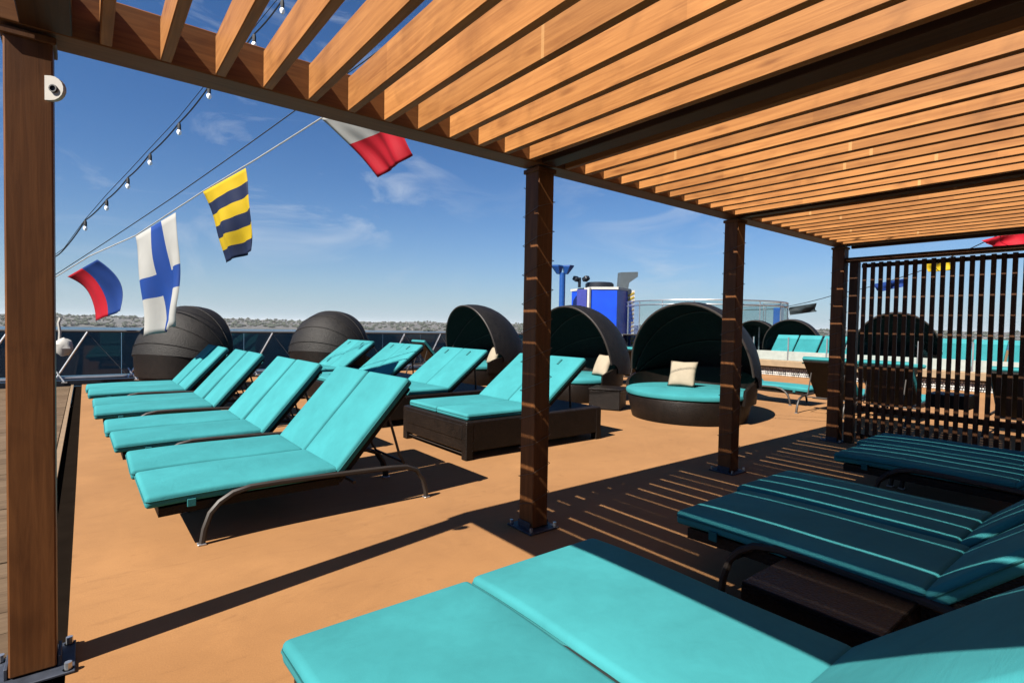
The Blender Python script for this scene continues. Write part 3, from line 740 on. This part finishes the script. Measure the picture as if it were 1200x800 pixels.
# ------------------------------------------------------------------ mast, ropes, string lights, flags by the ship side
q = MB(); q.tube([(0, 0, 0), (0, 0, 2.72)], .055, 10); q.box((0, 0, 2.73), (.16, .16, .03)); m = q.build('flag_pole', 'darkmetal', None, True); m.location = (-2.235, 12.08, 0)
tag(m, 'dark blue pole by the railing holding the strings of lights and flags', 'pole')
e = empty('rope_bundle', (-2.1, 11.95, 0)); tag(e, 'coiled white rope bundle tied to the dark pole', 'rope')
q = MB(); q.lathe([(.001, -.19), (.07, -.175), (.13, -.12), (.165, -.03), (.16, .05), (.12, .12), (.06, .165), (.02, .19), (.001, .2)], 20)
q.v = [tuple(Vector(p) * (1 + .22 * noise.noise(Vector(p) * 9) + .12 * noise.noise(Vector(p) * 21)) + Vector((.12, 0, .84))) for p in q.v]
q.build('bundle', 'rope', e, True)
q = MB(); q.tube([(.04, 0, .92), (.05, .01, 1.15), (.03, 0, 1.35), (.06, 0, 1.45)], .03, 6); q.build('rope_end', 'rope', e, True)

def sag(pts, n=6, drop=.02):
    o = []
    for i in range(len(pts) - 1):
        a, c = Vector(pts[i]), Vector(pts[i + 1])
        for j in range(n): o.append(a.lerp(c, j / n) - Vector((0, 0, drop * 4 * (j / n) * (1 - j / n))))
    o.append(Vector(pts[-1])); return o
q = MB(); q.tube(sag([(-2.188, 12.072, 2.304), (-.489, 7.814, 3.493), (.69, 4.866, 4.409), (1.798, 2.094, 5.295), (3.6, -2.4, 6.7)], 6, .01), .008, 5); o = q.build('stay_wire', 'cable', None); tag(o, 'thin dark wire rising from the pole above the flags', 'wire')
hal = [(-2.173, 12.032, 2.267), (-1.555, 10.482, 2.671), (-.911, 8.862, 2.953), (-.124, 6.891, 3.528), (.355, 5.69, 3.837), (.866, 4.41, 4.194), (1.623, 2.514, 4.753), (3.5, -2.2, 6.15)]
q = MB(); q.tube(hal, .010, 5); o = q.build('flag_line', 'rope', None); tag(o, 'pale halyard carrying the four signal flags', 'line')
st = [(-2.172, 12.051, 2.717), (-1.966, 11.581, 2.871), (-1.618, 10.8, 3.404), (-1.295, 10.069, 3.735), (-.995, 9.389, 4.075), (-.704, 8.731, 4.419), (-.352, 7.935, 4.826), (-.02, 7.188, 5.292), (.431, 6.169, 5.873), (.686, 5.595, 6.227), (1.289, 4.239, 7.086), (2.6, 1.3, 8.7)]
e = empty('string_lights', (0, 0, 0)); tag(e, 'string of small clear bulbs on a double dark cable from the pole', 'string lights')
q = MB(); q.tube(sag(st, 5, .03), .012, 5); q.build('cable', 'cable', e)
q = MB(); q.tube([Vector(p) + Vector((0, 0, .02 if i < 3 else .10)) for i, p in enumerate(st)], .006, 5); q.build('support_wire', 'cable', e)
for p in st[2:10]:
    q = MB(); q.lathe([(0, .04), (.022, .04), (.028, 0), (.028, -.07), (0, -.07)], 8); so = q.build('socket', 'black', e, True); so.location = Vector(p) - Vector((0, 0, .05))
    q = MB(); q.lathe([(0, -.16), (.02, -.155), (.036, -.125), (.036, -.095), (.02, -.07)], 10); q.build('bulb', 'bulb', so, True)

def flag(name, c4, colour, mats, label, amp=.05, waves=2.0, bow=(0, 0, 0), nu=18, nv=22, seed=0, group='signal flags on the pale halyard'):
    """c4: two corners on the line, two free corners (same order); colour(u,v) gives the material index"""
    A, B_, C_, D_ = [Vector(p) for p in c4]; nrm = (B_ - A).cross(C_ - A).normalized(); bw = Vector(bow); q = MB(); vs = []
    for j in range(nv + 1):
        v = j / nv
        for i in range(nu + 1):
            u = i / nu
            p = A.lerp(B_, u).lerp(C_.lerp(D_, u), v)
            k = v ** .8
            p += nrm * (amp * k * (math.sin(waves * 2 * math.pi * u + 2.2 * v + seed) + .45 * math.sin(waves * 4.3 * math.pi * u - 3 * v + seed * 2)) + amp * .5 * k * math.sin(7 * v + 2 * u + seed))
            p += bw * (math.sin(math.pi * v) * .9)
            vs.append(p)
    q.v = [tuple(p) for p in vs]
    for j in range(nv):
        for i in range(nu):
            a = j * (nu + 1) + i; q.f.append((a, a + 1, a + nu + 2, a + nu + 1)); q.mi.append(colour((i + .5) / nu, (j + .5) / nv))
    o = q.build(name, mats, None, True); sm = o.modifiers.new('thickness', 'SOLIDIFY'); sm.thickness = .003
    return tag(o, label, 'flag', group)
flag('signal_flag', [(-1.909, 11.364, 2.299), (-1.44, 10.187, 2.59), (-1.461, 10.976, 1.403), (-1.083, 9.868, 1.613)], lambda u, v: 1 if u > .5 else 0, ['f_red', 'f_blue'],
     'red and blue signal flag streaming beside the dark pole', .05, 1.0, (.12, -.06, .12), seed=1)
flag('signal_flag', [(-.911, 8.862, 2.937), (-.432, 7.661, 3.249), (-.762, 8.677, 1.153), (-.339, 7.516, 1.357)], lambda u, v: 1 if (.4 < u < .65 or .45 < v < .65) else 0, ['f_white', 'f_royal'],
     'white signal flag with a blue cross hanging long', .10, 1.2, (0.02, -.05, 0), nu=20, nv=20, seed=2.4)
flag('signal_flag', [(-.141, 6.934, 3.506), (.265, 5.914, 3.743), (.132, 6.675, 2.382), (.37, 5.786, 2.535)], lambda u, v: int(v * 6) % 2, ['f_yellow', 'f_navy'],
     'yellow and navy striped signal flag', .06, 1.3, (0, -.08, 0), nu=18, nv=24, seed=.6)
flag('signal_flag', [(.866, 4.41, 4.194), (1.293, 3.327, 4.209), (1.492, 3.886, 3.43), (1.539, 3.107, 3.531)], lambda u, v: 0 if v < .52 else 1, ['f_white', 'f_red'],
     'white and red signal flag partly behind the pergola beam', .05, 1.4, (0, 0, .05), seed=3)
G2 = 'far flags beyond the screen'
flag('signal_flag', [(22.587, 8.085, 2.495), (23.527, 7.349, 2.705), (22.615, 8.05, 2.159), (23.525, 7.336, 2.331)], lambda u, v: 0, ['f_black'], 'dark flag flying beyond the round daybed beside the pergola', .12, 1, (0, 0, 0), 12, 8, 1, G2)
flag('signal_flag', [(18.931, 3.748, 3.066), (19.824, 3.05, 3.286), (19.109, 3.598, 2.815), (19.733, 3.11, 3.0)], lambda u, v: 0, ['f_blue'], 'blue flag seen through the slatted screen', .08, 1, (0, 0, 0), 12, 8, 2, G2)
flag('signal_flag', [(17.696, 2.029, 3.581), (18.305, 1.549, 3.645), (17.754, 1.974, 3.257), (18.265, 1.572, 3.319)], lambda u, v: 0, ['f_yellow'], 'yellow flag seen through the slatted screen', .06, 1, (0, 0, 0), 12, 8, 3, G2)
flag('signal_flag', [(16.112, .452, 3.827), (17.008, -.245, 4.149), (16.281, .317, 3.688), (17.006, -.263, 3.633)], lambda u, v: 0, ['f_red'], 'red flag flying above the top rail of the screen', .10, 1, (0, 0, 0), 12, 8, 4, G2)
flag('signal_flag', [(20.488, 4.814, 2.715), (20.61, 4.714, 2.624), (20.462, 4.826, 2.395), (20.658, 4.665, 2.244)], lambda u, v: 0, ['f_red'], 'small red flag beside the screen end post', .03, 1, (0, 0, 0), 6, 6, 5, G2)
q = MB(); q.tube(sag([(24.587, 9.519, 2.547), (21.202, 5.539, 2.95), (18.899, 2.833, 3.28), (17.4, 1.259, 3.66), (15.8, -.6, 4.3), (13, -4, 5.6)], 4, .05), .014, 4); o = q.build('flag_line', 'cable', None); tag(o, 'dark line with flags running up from the short blue post', 'line')

# ------------------------------------------------------------------ far deck: platform, loungers, glass, tower
pf = empty('raised_platform', (16, 2, 0)); tag(pf, 'raised platform with tan nosing and white fretwork riser', 'platform')
q = MB(); q.box((6.15, -3, .15), (12, 22, .30)); q.build('platform_floor', 'tan', pf)
q = MB(); q.box((.07, -3, .40), (.22, 22, .22), ch=.02); q.build('nosing', 'tan', pf)
q = MB(); q.box((.148, -3, .145), (.02, 22, .284)); q.build('riser', 'darkmetal', pf)
fr = None
for k in range(26):
    y = 7.6 - k * .42
    if fr is None:
        q = MB(); rf = random.Random(5)
        for a in range(7):
            for c in range(4):
                y_, z_ = -.18 + a * .058 + .015 * (c % 2), .03 + c * .065; r = rf.uniform(.020, .032)
                q.lathe([(0, .02), (r, .015), (r, 0)], 6, (y_, z_, 0))
        fr = o = q.build('fretwork_panel', 'white', pf); o.rotation_euler = (R_(90), 0, R_(-90))
    else: o = fr.copy(); COL.objects.link(o)
    o.location = (.135, y, 0)
gp = None
for k in range(14):
    y = 6.0 - k * 1.15
    if gp is None:
        q = MB(); q.box((0, 0, .66), (.012, 1.11, .29)); gp = o = q.build('frosted_panel', 'frost', pf)
        q = MB(); q.box((0, .565, .88), (.035, .035, .74)); gpp = o2 = q.build('panel_post', 'steel', pf)
        q = MB(); q.box((0, 0, 1.02), (.012, 1.11, .40)); gpc = o3 = q.build('glass_pane', 'glass', pf)
    else:
        o = gp.copy(); COL.objects.link(o); o2 = gpp.copy(); COL.objects.link(o2); o3 = gpc.copy(); COL.objects.link(o3)
    for oo in (o, o2, o3): oo.location = (.1, y, 0)
for k in range(12):
    place(18.0, 6.2 - k * .80, random.uniform(-.01, .01), 'distant teal lounger on the raised platform, %s from the blue post' % ORD[k], 'distant loungers on the raised platform', z=.30)
q = MB(); q.box((0, 0, 1.28), (.36, .36, 2.56), ch=.03); o = q.build('deck_post', 'bluepole', None); o.location = (24.6, 9.5, 0); tag(o, 'short blue post far across the deck', 'post')
# glass windscreen ring
ring = empty('glass_ring', (23.6, 12.9, 0)); tag(ring, 'curved clear glass windscreen with steel rails behind the round daybed', 'glass screen')
RR = 3.9; ra = [R_(118 + k * 22.0) for k in range(12)]
for k in range(11):
    a, c = ra[k], ra[k + 1]; q = MB()
    q.add([(RR * math.cos(a), RR * math.sin(a), .5), (RR * math.cos(c), RR * math.sin(c), .5), (RR * math.cos(c), RR * math.sin(c), 2.75), (RR * math.cos(a), RR * math.sin(a), 2.75)], [(0, 1, 2, 3)])
    o = q.build('glass_pane', 'glass', ring); s_ = o.modifiers.new('thickness', 'SOLIDIFY'); s_.thickness = .012
    q = MB(); q.tube([(RR * math.cos(a), RR * math.sin(a), 0), (RR * math.cos(a), RR * math.sin(a), 2.8)], .03, 6); q.build('upright', 'steel', ring)
for z in (2.8, 2.6):
    q = MB(); q.tube([(RR * math.cos(R_(118 + 242 * i / 40)), RR * math.sin(R_(118 + 242 * i / 40)), z) for i in range(41)], .035, 6); q.build('rail', 'steel', ring, True)
q = MB(); q.lathe([(0, .3), (RR + .1, .3), (RR + .1, 0)], 32); q.build('plinth', 'tan', ring)
# sloping stair glass to its right
stg = empty('stair_glass', (26.5, 10.2, 0)); tag(stg, 'sloping stair balustrade of glass beside the curved windscreen', 'balustrade')
q = MB(); q.tube([(0, 1.0, 2.9), (0, 0, 2.9), (-1.6, -1.4, .95)], .035, 6); q.build('handrail', 'steel', stg)
q = MB(); q.tube([(0, 1.0, .0), (0, 1.0, 2.9)], .03, 6); q.tube([(0, 0, 0), (0, 0, 2.9)], .03, 6); q.tube([(-1.6, -1.4, 0), (-1.6, -1.4, .95)], .03, 6); q.build('upright', 'steel', stg)
q = MB(); q.add([(0, 0, .9), (0, 0, 2.75), (-1.6, -1.4, .85), (-1.6, -1.4, .1)], [(0, 1, 2, 3)]); o = q.build('glass_pane', 'glass', stg); s_ = o.modifiers.new('thickness', 'SOLIDIFY'); s_.thickness = .012
# blue tower
tw = empty('blue_tower', (20.3, 17.7, 0)); tag(tw, 'glossy blue deck tower with yellow hazard edge and grey vents on top', 'tower')
q = MB(); pr = [(0, 0), (.85, -1.05), (2.5, -.55), (2.2, 2.4), (.6, 2.2)]
n = len(pr); q.add([(x, y, .35) for x, y in pr] + [(x, y, 3.55) for x, y in pr], [tuple(range(n - 1, -1, -1)), tuple(range(n, 2 * n))] + [(i, (i + 1) % n, n + (i + 1) % n, n + i) for i in range(n)]); q.build('body', 'blue', tw)
q = MB(); q.box((-.02, .62, 2.0), (.5, .62, 3.1), Matrix.Rotation(.3, 3, 'Z'), .02); q.build('side_panel', 'blue2', tw)
q = MB(); q.box((-.12, .12, 2.0), (.16, .16, 3.3), None, .02); q.build('pillar', 'white', tw)
q = MB(); q.add([(x * 1.04 - .03, y * 1.06 - .02, 3.55) for x, y in pr] + [(x * 1.04 - .03, y * 1.06 - .02, 3.68) for x, y in pr], [tuple(range(n - 1, -1, -1)), tuple(range(n, 2 * n))] + [(i, (i + 1) % n, n + (i + 1) % n, n + i) for i in range(n)]); q.build('roof_edge', 'white', tw)
q = MB(); q.lathe([(0, 4.0), (.72, 3.98), (.8, 3.9), (.8, 3.68)], 16, (.9, .3, 0)); q.build('roof_drum', 'darkmetal', tw, True)
RZ = Matrix.Rotation(-.669, 3, 'Z')
q = MB(); q.box((2.42, -.72, 2.0), (.42, .06, 3.2), RZ); q.build('hazard_board', 'white', tw)
for k in range(13):
    q = MB(); q.box((2.42 - .027, -.72 - .034, .55 + .235 * k), (.40, .03, .10), RZ @ Matrix.Rotation(-.5, 3, 'Y')); q.build('hazard_stripe', 'yellow', tw)
q = MB(); vs = []
prof = [(0, 3.65), (.5, 3.65), (.55, 4.0), (1.05, 4.35), (1.05, 4.62), (.05, 4.58)]
q.add([(1.7 + x * .75, -.5 - x * .6, z) for x, z in prof] + [(1.9 + x * .75, -.1 - x * .6, z) for x, z in prof], [tuple(range(6)), tuple(range(11, 5, -1))] + [(i, (i + 1) % 6, 6 + (i + 1) % 6, 6 + i) for i in range(6)]); q.build('vent_cowl', 'vent', tw)
q = MB(); q.box((-.2, .8, 3.95), (.12, .12, .55)); q.box((-.3, .95, 4.15), (.34, .34, .24), Matrix.Rotation(.5, 3, 'X'), .04); q.box((-.05, .45, 4.15), (.34, .34, .24), Matrix.Rotation(-.5, 3, 'X'), .04); q.build('lamp_pair', 'darkmetal', tw)
fl = empty('floodlight_pole', (19.2, 18.94, 0)); tag(fl, 'tall blue pole with two spreading floodlights on top', 'light pole')
q = MB(); q.tube([(0, 0, 0), (0, 0, 4.45)], .17, 12); q.build('pole', 'bluepole', fl, True)
for s in (-1, 1):
    q = MB(); q.lathe([(0, 0), (.13, 0), (.33, .40), (.33, .48), (0, .46)], 6); q.v = [(x + s * (.20 + .25 * z) * .784, y - s * (.20 + .25 * z) * .62, z + 4.38) for x, y, z in q.v]; q.build('lamp_head', 'bluepole', fl)

# ------------------------------------------------------------------ harbour haze
q = MB(); q.box((4000, 2000, 15), (34000, 44000, 90)); hz = q.build('haze', [], None); hz['kind'] = 'stuff'
m = bpy.data.materials.new('harbour_haze'); m.use_nodes = True; nt = m.node_tree; nt.nodes.clear()
o_ = nt.nodes.new('ShaderNodeOutputMaterial'); pv = nt.nodes.new('ShaderNodeVolumePrincipled')
pv.inputs['Color'].default_value = (0.86, 0.90, 0.95, 1); pv.inputs['Density'].default_value = 0.00003; pv.inputs['Anisotropy'].default_value = 0.1
nt.links.new(pv.outputs[0], o_.inputs['Volume']); hz.data.materials.append(m)
tag(hz, 'thin pale haze lying over the harbour', 'haze')
